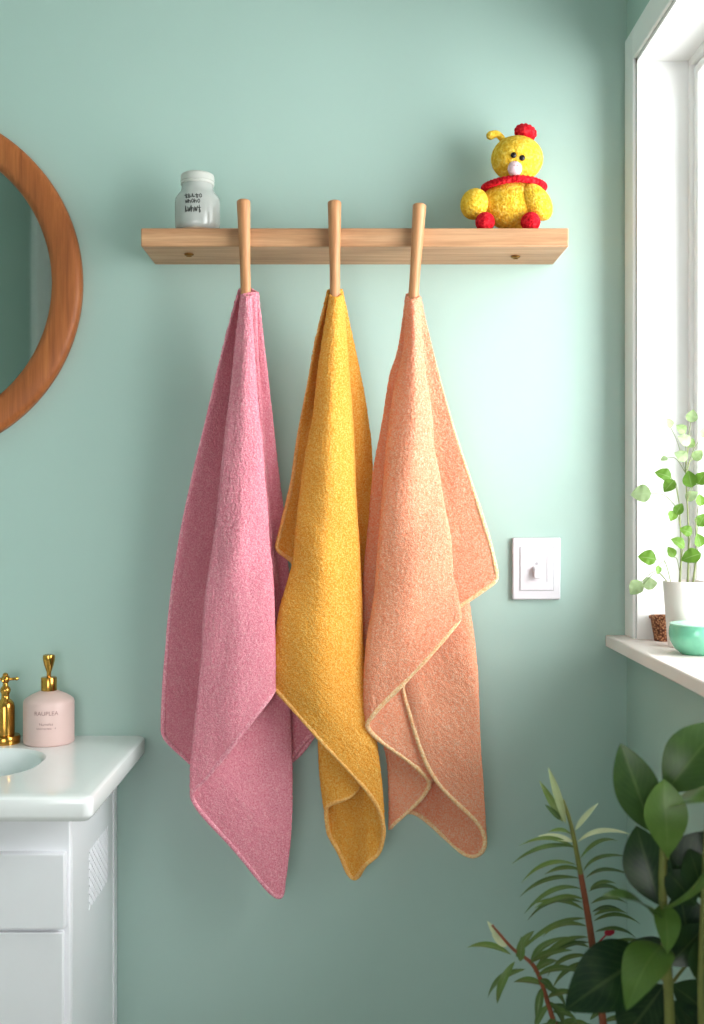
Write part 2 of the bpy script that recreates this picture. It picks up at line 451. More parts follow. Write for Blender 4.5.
for sx, sd in ((-.311, .094), (.343, .075)):
    b = MB(); b.lathe([(.0035, 0), (.0035, -.001), (.0095, -.0015), (.0095, -.0035), (.007, -.005), (.003, -.0052), (.003, -.0035), (.0, -.0035)], (sx, -sd, SZ0 + .0005), 20)
    b.box(sx - .005, sx + .005, -sd - .001, -sd + .001, SZ0 - .0062, SZ0 - .0044)
    o = b.build('screw', M['brass_dark'], shelf); o['label'] = 'small brass screw in the underside'

# ------------------------------------------------------------------ towels
def cr1(P, t):
    n = len(P); k = np.clip(np.floor(t).astype(int), 0, n - 2); f = (t - k)[:, None]
    g = lambda i: P[np.clip(i, 0, n - 1)]
    p0, p1, p2, p3 = g(k - 1), g(k), g(k + 1), g(k + 2)
    p0 = np.where((k == 0).reshape((-1,) + (1,) * (P.ndim - 1)), 2 * p1 - p2, p0)
    p3 = np.where((k == n - 2).reshape((-1,) + (1,) * (P.ndim - 1)), 2 * p2 - p1, p3)
    f = f.reshape((-1,) + (1,) * (P.ndim - 1))
    return .5 * (2 * p1 + (p2 - p0) * f + (2 * p0 - 5 * p1 + 4 * p2 - p3) * f ** 2 + (3 * p1 - p0 - 3 * p2 + p3) * f ** 3)
LOOPS = bpy.data.textures.new('cotton_loops', 'CLOUDS'); LOOPS.noise_scale = .0042; LOOPS.noise_depth = 1
def blur(a, n, it=2):
    for _ in range(it):
        for ax in (0, 1):
            k = np.ones(n) / n
            a = np.apply_along_axis(lambda m: np.convolve(np.pad(m, n // 2, mode='reflect'), k, mode='valid')[:len(m)], ax, a)
    return a
def towel(cols, mname, hname, label, peg_xy, wr=.004, name='towel'):
    NV, NI = 300, 30
    grid = []
    for c in cols:
        if isinstance(c, str): grid.append(None); continue
        P = np.array(c, float)
        t = np.linspace(0, len(P) - 1, 600); q = cr1(P, t)
        d = np.r_[0, np.cumsum(np.linalg.norm(np.diff(q * [1, 1, 500], axis=0), axis=1))]
        u = np.linspace(0, d[-1], NV)
        grid.append(np.stack([np.interp(u, d, q[:, k]) for k in range(3)], -1))
    for i, g_ in enumerate(grid):
        if g_ is None: grid[i] = (grid[i - 1] + grid[i + 1]) / 2
    G = np.array(grid)                                # columns, v, 3
    nu = (len(cols) - 1) * NI + 1
    S = cr1(G, np.linspace(0, len(cols) - 1, nu))      # nu, NV, 3
    S = Wn(S)
    du = np.gradient(S, axis=0); dv = np.gradient(S, axis=1)
    nr = np.cross(du, dv); nr /= np.linalg.norm(nr, axis=-1, keepdims=True) + 1e-9
    v = np.linspace(0, 1, NV)[None, :]
    big = blur(RNG.normal(size=(nu, NV)), 31, 2); big /= big.std()
    mid = blur(RNG.normal(size=(nu, NV)), 11, 2); mid /= mid.std()
    fz = blur(RNG.normal(size=(nu, NV)), 3, 1); fz /= fz.std()
    puck = blur(RNG.normal(size=(nu, NV)), 15, 2)
    puck = np.apply_along_axis(lambda m: np.convolve(np.pad(m, 25, mode='reflect'), np.ones(51) / 51, mode='valid')[:len(m)], 1, puck); puck /= puck.std()
    disp = big * wr * .5 * np.clip(v * 1.6, .1, 1) + puck * .0010 * np.clip((v - .86) * 8, 0, 1)
    S = S + nr * disp[..., None]
    loc = W(peg_xy[0], peg_xy[1], .166)
    root = thing(name, label, 'towel', loc, 'terry towels hanging on the shelf pegs')
    me = bpy.data.meshes.new('cloth')
    idx = np.arange(nu * NV).reshape(nu, NV)
    F = np.stack([idx[:-1, :-1], idx[1:, :-1], idx[1:, 1:], idx[:-1, 1:]], -1).reshape(-1, 4)
    me.from_pydata((S.reshape(-1, 3) - np.array(loc)).tolist(), [], F.tolist())
    o = link('cloth', me, M[mname], root, True, angle=180)
    so = o.modifiers.new('thickness', 'SOLIDIFY'); so.thickness = .0052; so.offset = 0
    dp = o.modifiers.new('loops', 'DISPLACE'); dp.texture = LOOPS; dp.texture_coords = 'LOCAL'; dp.strength = .0030; dp.mid_level = .5
    # stitched hem running round the free edges
    i0 = int(NV * .06)
    path = np.concatenate([S[0, i0::3], S[::3, -1], S[-1, i0::3][::-1]])
    keep = [path[0]]
    for p in path[1:]:
        if np.linalg.norm(p - keep[-1]) > .0022: keep.append(p)
    keep = np.array(keep)
    for _ in range(3): keep[1:-1] = (keep[:-2] + 2 * keep[1:-1] + keep[2:]) / 4
    rad = .0046 + .0008 * RNG.normal(size=len(keep)); rad = np.clip(np.convolve(np.pad(rad, 2, mode='edge'), np.ones(5) / 5, mode='valid'), .003, .0062)
    rad *= np.clip(np.minimum(np.arange(len(rad)), np.arange(len(rad))[::-1]) / 70, .3, 1)
    b = MB(); b.tube(keep.tolist(), rad.tolist(), 10)
    h = b.build('hem', M[hname], root, angle=180)
    h['label'] = 'paler stitched hem'
    return root

PINK = [
 [(239,291,.160),(224,345,.148),(206,420,.13),(190,490,.11),(174,580,.092),(165,680,.082),(163,738,.08)],
 [(242,288,.152),(238,345,.125),(236,450,.085),(230,560,.06),(226,660,.05),(224,784,.048)],
 [(250,288,.151),(256,345,.122),(264,450,.08),(272,560,.06),(284,660,.052),(291,762,.05)],
 [(257,292,.160),(263,345,.148),(273,430,.115),(281,500,.088),(290,580,.07),(305,660,.064),(315,731,.062)],
 [(256,292,.163),(258,345,.15),(264,430,.122),(269,500,.102),(274,580,.088),(280,660,.08),(286,772,.078)],
 [(255,292,.170),(256,345,.155),(260,410,.138),(265,480,.122),(272,560,.11),(281,640,.103),(287,700,.1),(291,760,.1),(292,806,.1),(288,850,.1),(283,878,.1)],
 [(250,292,.172),(248,345,.155),(246,450,.132),(250,600,.118),(262,750,.112),(275,896,.112)],
 'm',
 [(242,294,.178),(236,345,.172),(227,430,.168),(217,520,.165),(208,600,.16),(199,700,.155),(194,760,.15),(193,800,.146)],
 [(244,295,.183),(241,345,.18),(233,430,.18),(224,520,.18),(216,600,.176),(209,700,.168),(206,760,.16),(208,776,.157)],
 [(247,296,.187),(246,345,.186),(243,450,.19),(241,560,.19),(240,680,.184),(238,738,.176)],
 [(250,296,.184),(252,345,.182),(257,410,.179),(264,480,.176),(269,560,.172),(273,640,.168),(274,690,.162)],
 [(251,294,.177),(252,345,.168),(256,410,.16),(260,480,.152),(263,560,.146),(264,640,.14),(262,694,.136)],
]
YELLOW = [
 [(328,293,.160),(317,337,.15),(305,400,.13),(297,450,.115),(290,490,.118),(283,522,.118),(276,549,.118)],
 [(330,289,.154),(327,340,.122),(325,400,.104),(320,460,.102),(312,510,.102),(306,545,.102),(303,576,.102)],
 [(341,289,.155),(350,330,.138),(360,375,.12),(367,415,.105),(371,460,.09),(371,520,.078),(366,600,.068),(358,688,.064)],
 [(337,291,.160),(338,400,.136),(342,550,.125),(350,680,.122),(361,782,.124)],
 [(332,292,.161),(328,400,.14),(322,550,.132),(320,680,.13),(323,740,.128),(324,780,.125),(327,806,.123)],
 [(333,291,.156),(328,400,.126),(324,550,.11),(322,700,.102),(325,790,.099),(328,831,.099)],
 'm',
 [(335,291,.155),(338,400,.122),(344,550,.105),(350,700,.096),(352,800,.094),(353,879,.095)],
 'm',
 [(342,294,.166),(348,370,.152),(354,470,.142),(358,570,.136),(363,670,.13),(374,737,.126),(380,800,.122),(381,847,.12)],
 [(340,295,.176),(345,370,.174),(351,470,.17),(356,570,.163),(360,670,.154),(369,737,.146),(376,803,.138)],
 [(336,297,.185),(333,370,.19),(328,470,.195),(322,600,.19),(318,680,.185),(320,740,.174)],
 [(331,296,.18),(323,345,.175),(313,420,.17),(304,480,.165),(293,560,.16),(279,635,.155),(273,665,.153),(275,690,.15)],
 [(331,294,.17),(325,345,.16),(317,420,.15),(309,480,.145),(300,560,.14),(288,635,.135),(284,694,.132)],
]
PEACH = [
 [(414,294,.17),(416,345,.16),(416,400,.152),(413,480,.146),(408,590,.142),(403,660,.141),(403,692,.141)],
 [(416,294,.17),(419,345,.157),(424,400,.15),(428,480,.144),(430,590,.14),(430,690,.139),(432,775,.138)],
 [(418,294,.168),(423,345,.15),(433,400,.14),(446,480,.132),(461,560,.128),(468,605,.127),(475,700,.126),(482,795,.124),(484,831,.12)],
 [(416,293,.16),(420,345,.135),(428,400,.12),(440,480,.105),(452,600,.095),(460,700,.09),(466,800,.088),(469,857,.09)],
 [(414,292,.157),(414,345,.128),(414,420,.105),(412,520,.085),(412,640,.074),(412,740,.07),(413,811,.07)],
 [(407,294,.16),(399,350,.14),(391,376,.132),(383,425,.128),(374,475,.122),(368,544,.118),(364,600,.115),(364,640,.113),(372,700,.11),(385,750,.106),(388,790,.103),(388,829,.10)],
 [(409,294,.163),(408,350,.147),(404,430,.14),(402,550,.134),(410,680,.126),(424,750,.12),(429,783,.118)],
 [(407,297,.17),(405,345,.165),(395,400,.16),(385,480,.155),(377,590,.152),(372,660,.15),(369,710,.148),(372,734,.146)],
 [(408,298,.178),(407,345,.178),(398,400,.178),(388,480,.177),(381,590,.175),(375,660,.171),(372,716,.166)],
 [(413,299,.188),(414,345,.192),(413,400,.195),(411,480,.197),(412,590,.192),(410,650,.182),(408,679,.177)],
 [(417,298,.182),(419,334,.181),(427,399,.179),(436,463,.177),(445,528,.174),(455,592,.17),(457,622,.167)],
 [(418,297,.174),(421,334,.17),(427,399,.163),(434,463,.159),(441,528,.156),(447,592,.154),(449,615,.153)],
 [(420,296,.166),(427,328,.165),(441,383,.163),(459,447,.16),(475,496,.158),(490,545,.156),(498,580,.155)],
]
towel(PINK, 'towel_pink', 'hem_pink', 'pink terry towel hanging from the left-hand peg of the oak shelf', (246, 291), name='bath_towel')
towel(YELLOW, 'towel_yellow', 'hem_yellow', 'mustard yellow terry towel hanging from the middle peg', (335, 292), name='bath_towel')
towel(PEACH, 'towel_peach', 'hem_peach', 'peach orange terry towel hanging from the right-hand peg near the light switch', (413, 295), name='bath_towel')

# ------------------------------------------------------------------ jar on the shelf
jc = Vector(((197.5 - VX) / 503, -.1, SZ1))
jar = thing('storage_jar', 'white ceramic jar with screw lid and dark scribbled lettering on shelf end', 'jar', jc)
b = MB(); R = .0447
b.lathe([(.036, .004), (.0425, .009), (R, .018), (R, .062), (R - .001, .07), (R - .006, .078), (R - .0115, .085), (R - .0130, .091), (R - .0132, .104)], jc)
b.build('body', M['jar'], jar, angle=60)
MB().lathe([(.034, .0002), (.0375, .0015), (.040, .006), (.036, .0075)], jc).build('foot', M['jar_foot'], jar)
b = MB(); prof = [(.0312, .0975), (.0332, .0985), (.0332, .1018), (.0320, .1026), (.0320, .1042), (.0334, .105), (.0334, .1145), (.0322, .118), (.029, .1198), (.004, .1204)]
b.lathe(prof, jc); b.build('lid', M['lid'], jar, angle=50)
def jar_pt(u, w, r=R + .0003):
    a = -PI / 2 + u / R + .08
    return jc + Vector((r * math.cos(a), r * math.sin(a), w))
b = MB(); rs = random.Random(5)
def scrib(cx, cz, w, h, n):
    x = cx - w / 2
    for i in range(n):
        ww = w / n
        kind = rs.choice('ohlwt')
        st = {'o': [(.1,.5),(.5,.95),(.9,.5),(.5,.1),(.1,.5)], 'h': [(.1,1),(.15,0),(.3,.55),(.7,.6),(.85,0)], 'l': [(.2,.0),(.35,1),(.6,.1),(.95,.35)],
              'w': [(0,.8),(.25,.05),(.5,.7),(.7,.05),(1,.9)], 't': [(.5,1.05),(.5,0),(.8,.1),(.5,.6),(.0,.65),(1,.7)]}[kind]
        pts = [jar_pt(x + ww * p[0] * .95, cz - h / 2 + h * p[1]) for p in st]
        b.tube(bezier_pts(pts, 4), .0007, 5); x += ww
scrib(-.006, .0655, .036, .008, 5); scrib(-.007, .055, .030, .008, 5); scrib(-.007, .040, .033, .013, 5)
b.tube([jar_pt(-.02, .0615), jar_pt(-.012, .0612)], .0005, 5)
o = b.build('lettering', M['ink'], jar); o['label'] = 'dark grey handwritten lettering'

# ------------------------------------------------------------------ plush chick
tc_ = Vector(((514 - VX) / 500, -.085, SZ1))
toy = thing('plush_chick', 'yellow crochet plush chick with red scarf, comb and feet on shelf', 'soft toy', tc_)
def T(px, py, d): return W(px, py, d)
k = 1 / 503
def knit(bld, name, m, par=None):
    o = bld.build(name, M[m], par or toy, angle=180); return o
RY = lambda a: Matrix.Rotation(a, 3, 'Y')
body = T(513, 204, .082); zb = body.z - 27 * k
b = MB(); b.ball((body.x, body.y, max(body.z, SZ1 + 25.5 * k)), 31 * k, 25 * k, 26 * k, None, 90, 56, .007); knit(b, 'body', 'wool_yellow')
b = MB(); b.ball(T(517, 159, .085), 26 * k, 23 * k, 22.5 * k, RY(.08), 90, 56, .007); knit(b, 'head', 'wool_yellow')
b = MB(); b.ball(T(474.5, 204, .1), 14 * k, 14 * k, 15.5 * k, RY(.3), 64, 40, .008); knit(b, 'arm', 'wool_yellow')
b = MB(); a0, a1 = T(529, 193, .118), T(544, 211, .115)
b.ball((a0 + a1) / 2, 13 * k, 13 * k, 20.5 * k, RY(-.62), 64, 48, .008); knit(b, 'arm', 'wool_yellow')
for px in (485, 530.5):
    b = MB(); p = T(px, 218.5, .127); b.ball((p.x, p.y, SZ1 + 9.2 * k), 9.6 * k, 10 * k, 9.6 * k, None, 44, 28, .02); knit(b, 'foot', 'wool_red')
b = MB()   # scarf: a thick knitted band round the neck
ring = []
for i in range(49):
    a = 2 * PI * i / 48
    ring.append(Vector((T(514, 183, .085).x + 29.5 * k * math.cos(a), -.085 + 24 * k * math.sin(a), T(514, 186, .085).z + 3.5 * k * math.sin(a + PI) * -.6 + 1.8 * k * math.cos(2 * a) * -1)))
pts = bezier_pts(ring, 3)
b.tube(pts, [(3.6 + .35 * math.sin(i * 1.7)) * k for i in range(len(pts))], 14); knit(b, 'scarf', 'wool_red')
b = MB(); b.ball(T(525.5, 132.5, .085), 10.5 * k, 9 * k, 7.8 * k, RY(.3), 48, 30, .015)
for i in range(14):
    a = 2 * PI * i / 14; p = Vector((math.cos(a) * 9.3 * k, 0, math.sin(a) * 6.4 * k))
    b.ball(T(525.5, 132.5, .085) + RY(.3) @ p, 2.4 * k, 4.2 * k, 2.4 * k, None, 14, 10)
knit(b, 'comb', 'wool_red')
b = MB(); pts = bezier_pts([T(505, 144, .085), T(501.5, 138, .085), T(496.5, 134, .086), T(490.5, 135.5, .088)], 6)
b.tube(pts, [3.3 * k] * 10 + [(3.3 + .12 * i) * k for i in range(len(pts) - 10)], 12); b.ball(pts[-1], 4.2 * k, 4.2 * k, 4.2 * k, None, 24, 16, .03); knit(b, 'tuft', 'wool_yellow')
hc = T(517, 159, .085)
def on_head(px, py, lift=0):
    p = T(px, py, .128); dx = (p.x - hc.x) / (26 * k); dz = (p.z - hc.z) / (22.5 * k)
    return Vector((p.x, hc.y - 23 * k * math.sqrt(max(0, 1 - dx * dx - dz * dz)) - lift, p.z))
for px, py in ((513.6, 155.2), (522.2, 158)):
    MB().ball(on_head(px, py), 2.9 * k, 2.2 * k, 2.9 * k, None, 20, 14).build('eye', M['black'], toy)
b = MB(); p = on_head(515.6, 167); b.ball(p, 7 * k, 6.5 * k, 8 * k, RY(-.1), 36, 24)
bk = b.build('beak', M['pinkwhite'], toy)
b = MB()
for s in (-1, 1): b.ball(p + Vector((s * 1.6 * k, -6.3 * k, 1.2 * k)), .7 * k, .6 * k, .7 * k, None, 10, 8)
b.build('nostril', M['ink_pink'], bk)

# ------------------------------------------------------------------ round mirror
mc = Vector(((-98 - VX) / 487, 0, CAM_Z + (VY - 281) / 487))
mir = thing('round_mirror', 'round wall mirror in a thick amber wood frame', 'mirror', mc)
Ro, Ri = 177.5 / 487, 148 / 487
b = MB(); n = 160
prof = [(Ro - .004, 0), (Ro + .001, .004), (Ro + .001, .022), (Ro - .004, .028), (Ro - .012, .0305), (Ri + .014, .0305), (Ri + .003, .026), (Ri - .002, .012), (Ri - .002, 0)]
b.lathe(prof + [prof[0]], mc, n, 'y', cap=False); b.build('frame', M['frame'], mir, angle=60)
MB().lathe([(Ri + .001, .004), (Ri + .001, .0105)], mc, 128, 'y').build('glass', M['mirror'], mir, angle=3)

# ------------------------------------------------------------------ light switch
sw_c = W(536, 568.5, .004)
swt = thing('light_switch', 'white rectangular light switch with small toggle on the mint wall', 'light switch', (sw_c.x, 0, sw_c.z))
hx, hz = 24 / 482, 31 / 482
b = MB(); b.box(sw_c.x - hx, sw_c.x + hx, -.011, 0, sw_c.z - hz, sw_c.z + hz); b.build('plate', M['plastic'], swt, bevel=.003, seg=3)
ix, iz = 17 / 482, 22 / 482
b = MB(); b.box(sw_c.x - ix, sw_c.x + ix, -.0116, -.010, sw_c.z - iz, sw_c.z + iz); b.build('groove', M['groove'], swt, smooth=False)
ix -= .0012; iz -= .0012
b = MB(); b.box(sw_c.x - ix, sw_c.x + ix, -.0128, -.010, sw_c.z - iz, sw_c.z + iz)
b.box(sw_c.x + ix * .62, sw_c.x + ix * .70, -.0138, -.012, sw_c.z - iz * .6, sw_c.z + iz * .7)
b.build('inset_panel', M['plastic'], swt, bevel=.0006)
tx = sw_c.x - .001; tz = sw_c.z - .006
b = MB(); b.add([(tx + sx * (.0072 if y == 0 else .0066), (-.0125, -.026)[y], tz + sz * (.0115 if y == 0 else .0105) - (0, .003)[y]) for y in (0, 1) for sx in (-1, 1) for sz in (-1, 1)],
      [(0, 1, 3, 2), (4, 6, 7, 5), (0, 4, 5, 1), (2, 3, 7, 6), (0, 2, 6, 4), (1, 5, 7, 3)])
b.build('toggle', M['plastic'], swt, bevel=.0018, seg=3)
MB().lathe([(.0032, .012), (.0032, .0134), (.0015, .0137)], (tx + .001, 0, tz + .0165), 16, 'y').build('indicator', M['groove'], swt)

# ------------------------------------------------------------------ vanity
CX1, CD, CT = -.477, .365, .808
cab = thing('vanity_cabinet', 'white bathroom cabinet with drawer above a door', 'cabinet', (-.83, 0, 0))
b = MB(); b.box(CX1 - .018, CX1, -CD + .012, -.001, .07, CT); b.box(-1.2, -1.182, -CD + .012, -.001, .07, CT); b.box(-1.2, CX1, -CD, -CD + .012, .07, CT)
b.box(-1.182, CX1 - .018, -.008, -.001, .07, CT); b.box(-1.182, CX1 - .018, -CD + .012, -.008, .07, .088); b.box(-1.18, CX1 - .03, -CD + .05, -.001, 0, .0695); b.build('carcass', M['cabinet'], cab, bevel=.003)
b = MB(); b.box(CX1 - .004, CX1 + .003, -.03, -.001, .002, CT - .001); b.build('corner_post', M['cabinet'], cab, bevel=.0015)
DX = -.483
b = MB(); b.box(-1.17, DX, -CD - .018, -CD + .001, .598, .728); dw = b.build('drawer', M['cabinet'], cab, bevel=.0025, seg=3)
MB().lathe([(.008, 0), (.006, .012), (.013, .018), (.014, .025), (.009, .03)], (-.83, -CD - .018, .663), 24, 'y').build('knob', M['brass'], dw)
b = MB(); b.box(-.828, DX - .004, -CD - .010, -CD + .001, .085, .590); d1 = b.build('door', M['cabinet'], cab, bevel=.0025, seg=3)
b = MB(); b.box(-1.17, -.834, -CD - .010, -CD + .001, .085, .590); d2 = b.build('door', M['cabinet'], cab, bevel=.0025, seg=3)
for dd, xx in ((d1, -.80), (d2, -.862)):
    MB().lathe([(.008, 0), (.006, .012), (.013, .018), (.014, .025), (.009, .03)], (xx, -CD - .010, .50), 24, 'y').build('knob', M['brass'], dd)
# slatted vent in the side: fine diagonal ribs
b = MB(); y0v, y1v, z0v, z1v = -.235, -.075, .575, .685
def clip(y, z): return y0v <= y <= y1v and z0v <= z <= z1v
for sgn in (1, -1):
    for i in range(-30, 60):
        c0 = i * .0155
        seg = []
        for q in np.linspace(0, 1, 121):
            y = y0v + (y1v - y0v) * q; z = (z0v + c0 + (y - y0v) * .8) if sgn > 0 else (z1v - c0 - (y - y0v) * .8)
            if z0v <= z <= z1v: seg.append((CX1 + .0005, y, z))
        if len(seg) > 4: b.tube([seg[0], seg[-1]], .0009, 5)
o = b.build('vent_grille', M['cabinet'], cab); o['label'] = 'fine criss-cross vent ribs on the side'

top = thing('countertop', 'white countertop with rounded edge and sunken basin above the cabinet', 'countertop', (-.8, 0, CT))
def rrect(x0, x1, y0, y1, r, n=10):
    P = []
    for cx, cy, a0 in ((x1 - r, y1 - r, 0), (x0 + r, y1 - r, PI / 2), (x0 + r, y0 + r, PI), (x1 - r, y0 + r, 1.5 * PI)):
        for i in range(n + 1):
            a = a0 + PI / 2 * i / n; P.append((cx + r * math.cos(a), cy + r * math.sin(a)))
    return P
OX0, OX1, OY0, OY1 = -1.21, -.414, -.475, -.0008
IX0, IX1, IY0, IY1 = -1.0, -.566, -.355, -.118
ZT, TH = .850, .032
def loop(P, z): return [(x, y, z) for x, y in P]
def loft(bld, loops, close=True):
    n = len(loops[0]); vs = [p for l in loops for p in l]; fs = []
    for q in range(len(loops) - 1):
        for i in range(n):
            j = (i + 1) % n; fs.append((q * n + i, q * n + j, (q + 1) * n + j, (q + 1) * n + i))
    bld.add(vs, fs)
def ins(d, r): return rrect(OX0 + d, OX1 - d, OY0 + d, OY1 - .0, r)
def rr2(o, z, r): return loop(rrect(OX0 + o, OX1 - o, OY0 + o, OY1, max(r, .002)), z)
b = MB()
inner = loop(rrect(IX0, IX1, IY0, IY1, .1), ZT)
loft(b, [inner, loop(rrect(IX0 - .004, IX1 + .004, IY0 - .004, IY1 + .004, .104), ZT), rr2(.03, ZT, .01), rr2(.008, ZT, .010), rr2(.004, ZT - .0010, .013), rr2(.0012, ZT - .0035, .015), rr2(0, ZT - .0075, .016), rr2(0, ZT - .030, .016), rr2(.002, ZT - .035, .015), rr2(.009, CT + .0005, .014), rr2(.1, CT + .0005, .012)])
b.build('slab', M['stone'], top, angle=30)
b = MB(); L = []
for o_, dz, r in ((-.0015, .0006, .1015), (.003, -.001, .097), (.007, -.006, .093), (.012, -.03, .09), (.022, -.075, .08), (.045, -.1, .06), (.09, -.113, .02)):
    L.append(loop(rrect(IX0 + o_, IX1 - o_, IY0 + o_, IY1 - o_, r), ZT + dz))
loft(b, L); b.f.append(tuple(range(len(b.v) - len(L[0]), len(b.v))))
bs = b.build('basin', M['basin'], top, angle=50)
MB().lathe([(.02, 0), (.022, .001), (.022, .003), (.017, .004), (.005, .002)], (-.783, -.235, ZT - .1128), 32).build('drain', M['brass'], bs)

tap_c = Vector(((7 - VX) / 493, -.068, ZT))
tap = thing('brass_tap', 'brass tap with cross handle at the back of the basin', 'tap', tap_c)
MB().lathe([(.029, 0), (.0295, .002), (.0295, .013), (.028, .016), (.017, .0175)], tap_c, 40).build('base', M['brass'], tap)
MB().lathe([(.0185, .016), (.0185, .073), (.0165, .081), (.0125, .086), (.0085, .089), (.0075, .097), (.0085, .1), (.0105, .104), (.0105, .108), (.0085, .112), (.0055, .115), (.005, .122)], tap_c, 40).build('body', M['brass'], tap, angle=50)
b = MB(); hz_ = tap_c.z + .128
b.lathe([(.004, -.008), (.0075, -.005), (.0085, 0), (.0075, .005), (.005, .008), (.0055, .011), (.002, .0135)], (tap_c.x, tap_c.y, hz_), 24)
for i in range(4):
    a = PI / 2 * i + .12; dv = Vector((math.cos(a), math.sin(a), .05)); c0 = Vector((tap_c.x, tap_c.y, hz_))
    b.tube([c0, c0 + dv * .012, c0 + dv * .020, c0 + dv * .022, c0 + dv * .026], [.0036, .0028, .0030, .0042, .0018], 12)
b.build('cross_handle', M['brass'], tap)

bc = Vector(((49.5 - VX) / 493, -.062, ZT))
bot = thing('soap_bottle', 'blush pink soap bottle with gold pump on the countertop', 'bottle', bc)
BR = .0505
MB().lathe([(BR - .003, 0), (BR - .0005, .0015), (BR, .004), (BR, .082), (BR - .0015, .087), (BR - .006, .091), (BR - .016, .097), (BR - .026, .1015), (.0165, .105)], bc, 64).build('body', M['pink_bottle'], bot, angle=50)
pump = MB().lathe([(.0155, .104), (.0158, .106), (.0158, .130), (.0148, .132), (.0105, .1325)], bc, 40).build('collar', M['brass'], bot, angle=35)
MB().lathe([(.0045, .132), (.0045, .142), (.0062, .146), (.0095, .156), (.0118, .166), (.0122, .172), (.0115, .1765), (.009, .1775), (.002, .1765)], bc, 32).build('pump_head', M['brass'], bot, angle=50)
b = MB()
def bw(cz):
    def f(x, z):
        a = -PI / 2 + .18 + x / BR - .02
        return bc + Vector(((BR + .0003) * math.cos(a), (BR + .0003) * math.sin(a), cz + z))
    return f
for body_, size, cz in (('RAUPLEA', .0115, .0665), ('Numelea', .0075, .0455), ('connectea · s', .0072, .0375)):
    b.add(*text_mesh(body_, size, bw(cz)))
o = b.build('lettering', M['ink_pink'], bot, smooth=False); o['label'] = 'small rose coloured lettering'

# ------------------------------------------------------------------ window sill plant, bowl and basket
pc = Vector((.647, -.19, sill_top))
vp = thing('potted_plant', 'leafy trailing plant in a white pot on the window sill', 'potted plant', pc)
b = MB(); b.lathe([(.030, 0), (.0315, .002), (.0405, .122), (.0402, .125), (.0385, .125), (.0375, .122), (.0355, .105)], pc, 48, cap=True); b.build('pot', M['pot'], vp, angle=40)
MB().lathe([(.0365, .108), (.025, .1105), (.001, .1115)], pc, 32).build('soil', M['soil'], vp)
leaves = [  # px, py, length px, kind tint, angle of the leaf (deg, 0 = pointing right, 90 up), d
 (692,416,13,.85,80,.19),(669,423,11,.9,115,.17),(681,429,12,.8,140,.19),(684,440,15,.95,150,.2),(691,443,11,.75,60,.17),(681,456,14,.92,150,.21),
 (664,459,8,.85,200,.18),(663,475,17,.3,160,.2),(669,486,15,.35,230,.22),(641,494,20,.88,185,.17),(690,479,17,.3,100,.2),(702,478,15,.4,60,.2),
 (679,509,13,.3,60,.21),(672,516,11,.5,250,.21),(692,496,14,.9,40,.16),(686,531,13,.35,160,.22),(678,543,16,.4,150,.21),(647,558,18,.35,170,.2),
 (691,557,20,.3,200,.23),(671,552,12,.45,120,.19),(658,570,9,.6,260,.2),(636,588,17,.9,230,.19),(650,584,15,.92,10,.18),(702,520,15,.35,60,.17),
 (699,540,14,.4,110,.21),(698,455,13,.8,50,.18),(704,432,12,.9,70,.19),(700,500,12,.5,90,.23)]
lb = MB(); sb = MB()
trunks = []
for bx, tx_, tz_ in ((-.010, -.012, .27), (.006, .0, .33), (.014, .02, .24)):
    base = pc + Vector((bx, .004, .105)); topp = pc + Vector((tx_, -.004, tz_))
    pts = bezier_pts([base, base.lerp(topp, .45) + Vector((.004, 0, 0)), topp], 10); trunks.append(pts)
    sb.tube(pts, [.0026 - .0016 * i / (len(pts) - 1) for i in range(len(pts))], 8)
for px, py, ln, ti, ang, d in leaves:
    cpt = W(px, py, d); L = ln / 525; a = math.radians(ang)
    ax = Vector((math.cos(a), random.uniform(-.3, .3), math.sin(a))).normalized()
    p0 = cpt - ax * L * .5; p1 = cpt + ax * L * .5
    nrm = Vector((random.uniform(-.5, .3), -1, random.uniform(.1, .7)))
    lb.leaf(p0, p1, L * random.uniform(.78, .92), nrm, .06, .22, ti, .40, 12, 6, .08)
    if py > 545 and px < 665: st = pc + Vector((-.025, -.005, .108))
    else:
        tr = trunks[random.randrange(3)]; st = min((q for t_ in trunks for q in t_), key=lambda q: (q - (p0 - Vector((0, 0, .035)))).length)
    midp = (st + p0) / 2 + Vector((0, 0, .012))
    if py > 545 and px < 665: midp = (st + p0) / 2 + Vector((0, 0, .028))
    sb.tube(bezier_pts([st, midp, p0], 8), .0007, 6)
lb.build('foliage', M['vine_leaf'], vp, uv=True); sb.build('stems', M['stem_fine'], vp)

qc = Vector((.636, -.292, sill_top))
bowl = thing('glazed_bowl', 'small round jade green bowl in front of the white pot', 'bowl', qc)
MB().lathe([(.028, 0), (.030, .0015), (.040, .010), (.0475, .024), (.0495, .036), (.0485, .048), (.047, .053), (.0455, .0545)], qc, 56).build('body', M['teal'], bowl, angle=60)
MB().lathe([(.0452, .0546), (.0475, .053), (.0478, .0545), (.046, .056), (.0435, .0555)], qc, 56).build('rim', M['teal_in'], bowl, angle=60)
kc = Vector((.632, -.1, sill_top))
tag(MB().lathe([(.0155, 0), (.0165, .001), (.0235, .043), (.0265, .0445), (.027, .0485), (.0255, .05), (.0225, .0485), (.017, .01)], kc, 40).build('woven_cup', M['fibre']), 'tiny brown woven fibre cup beside the white pot', 'pot')

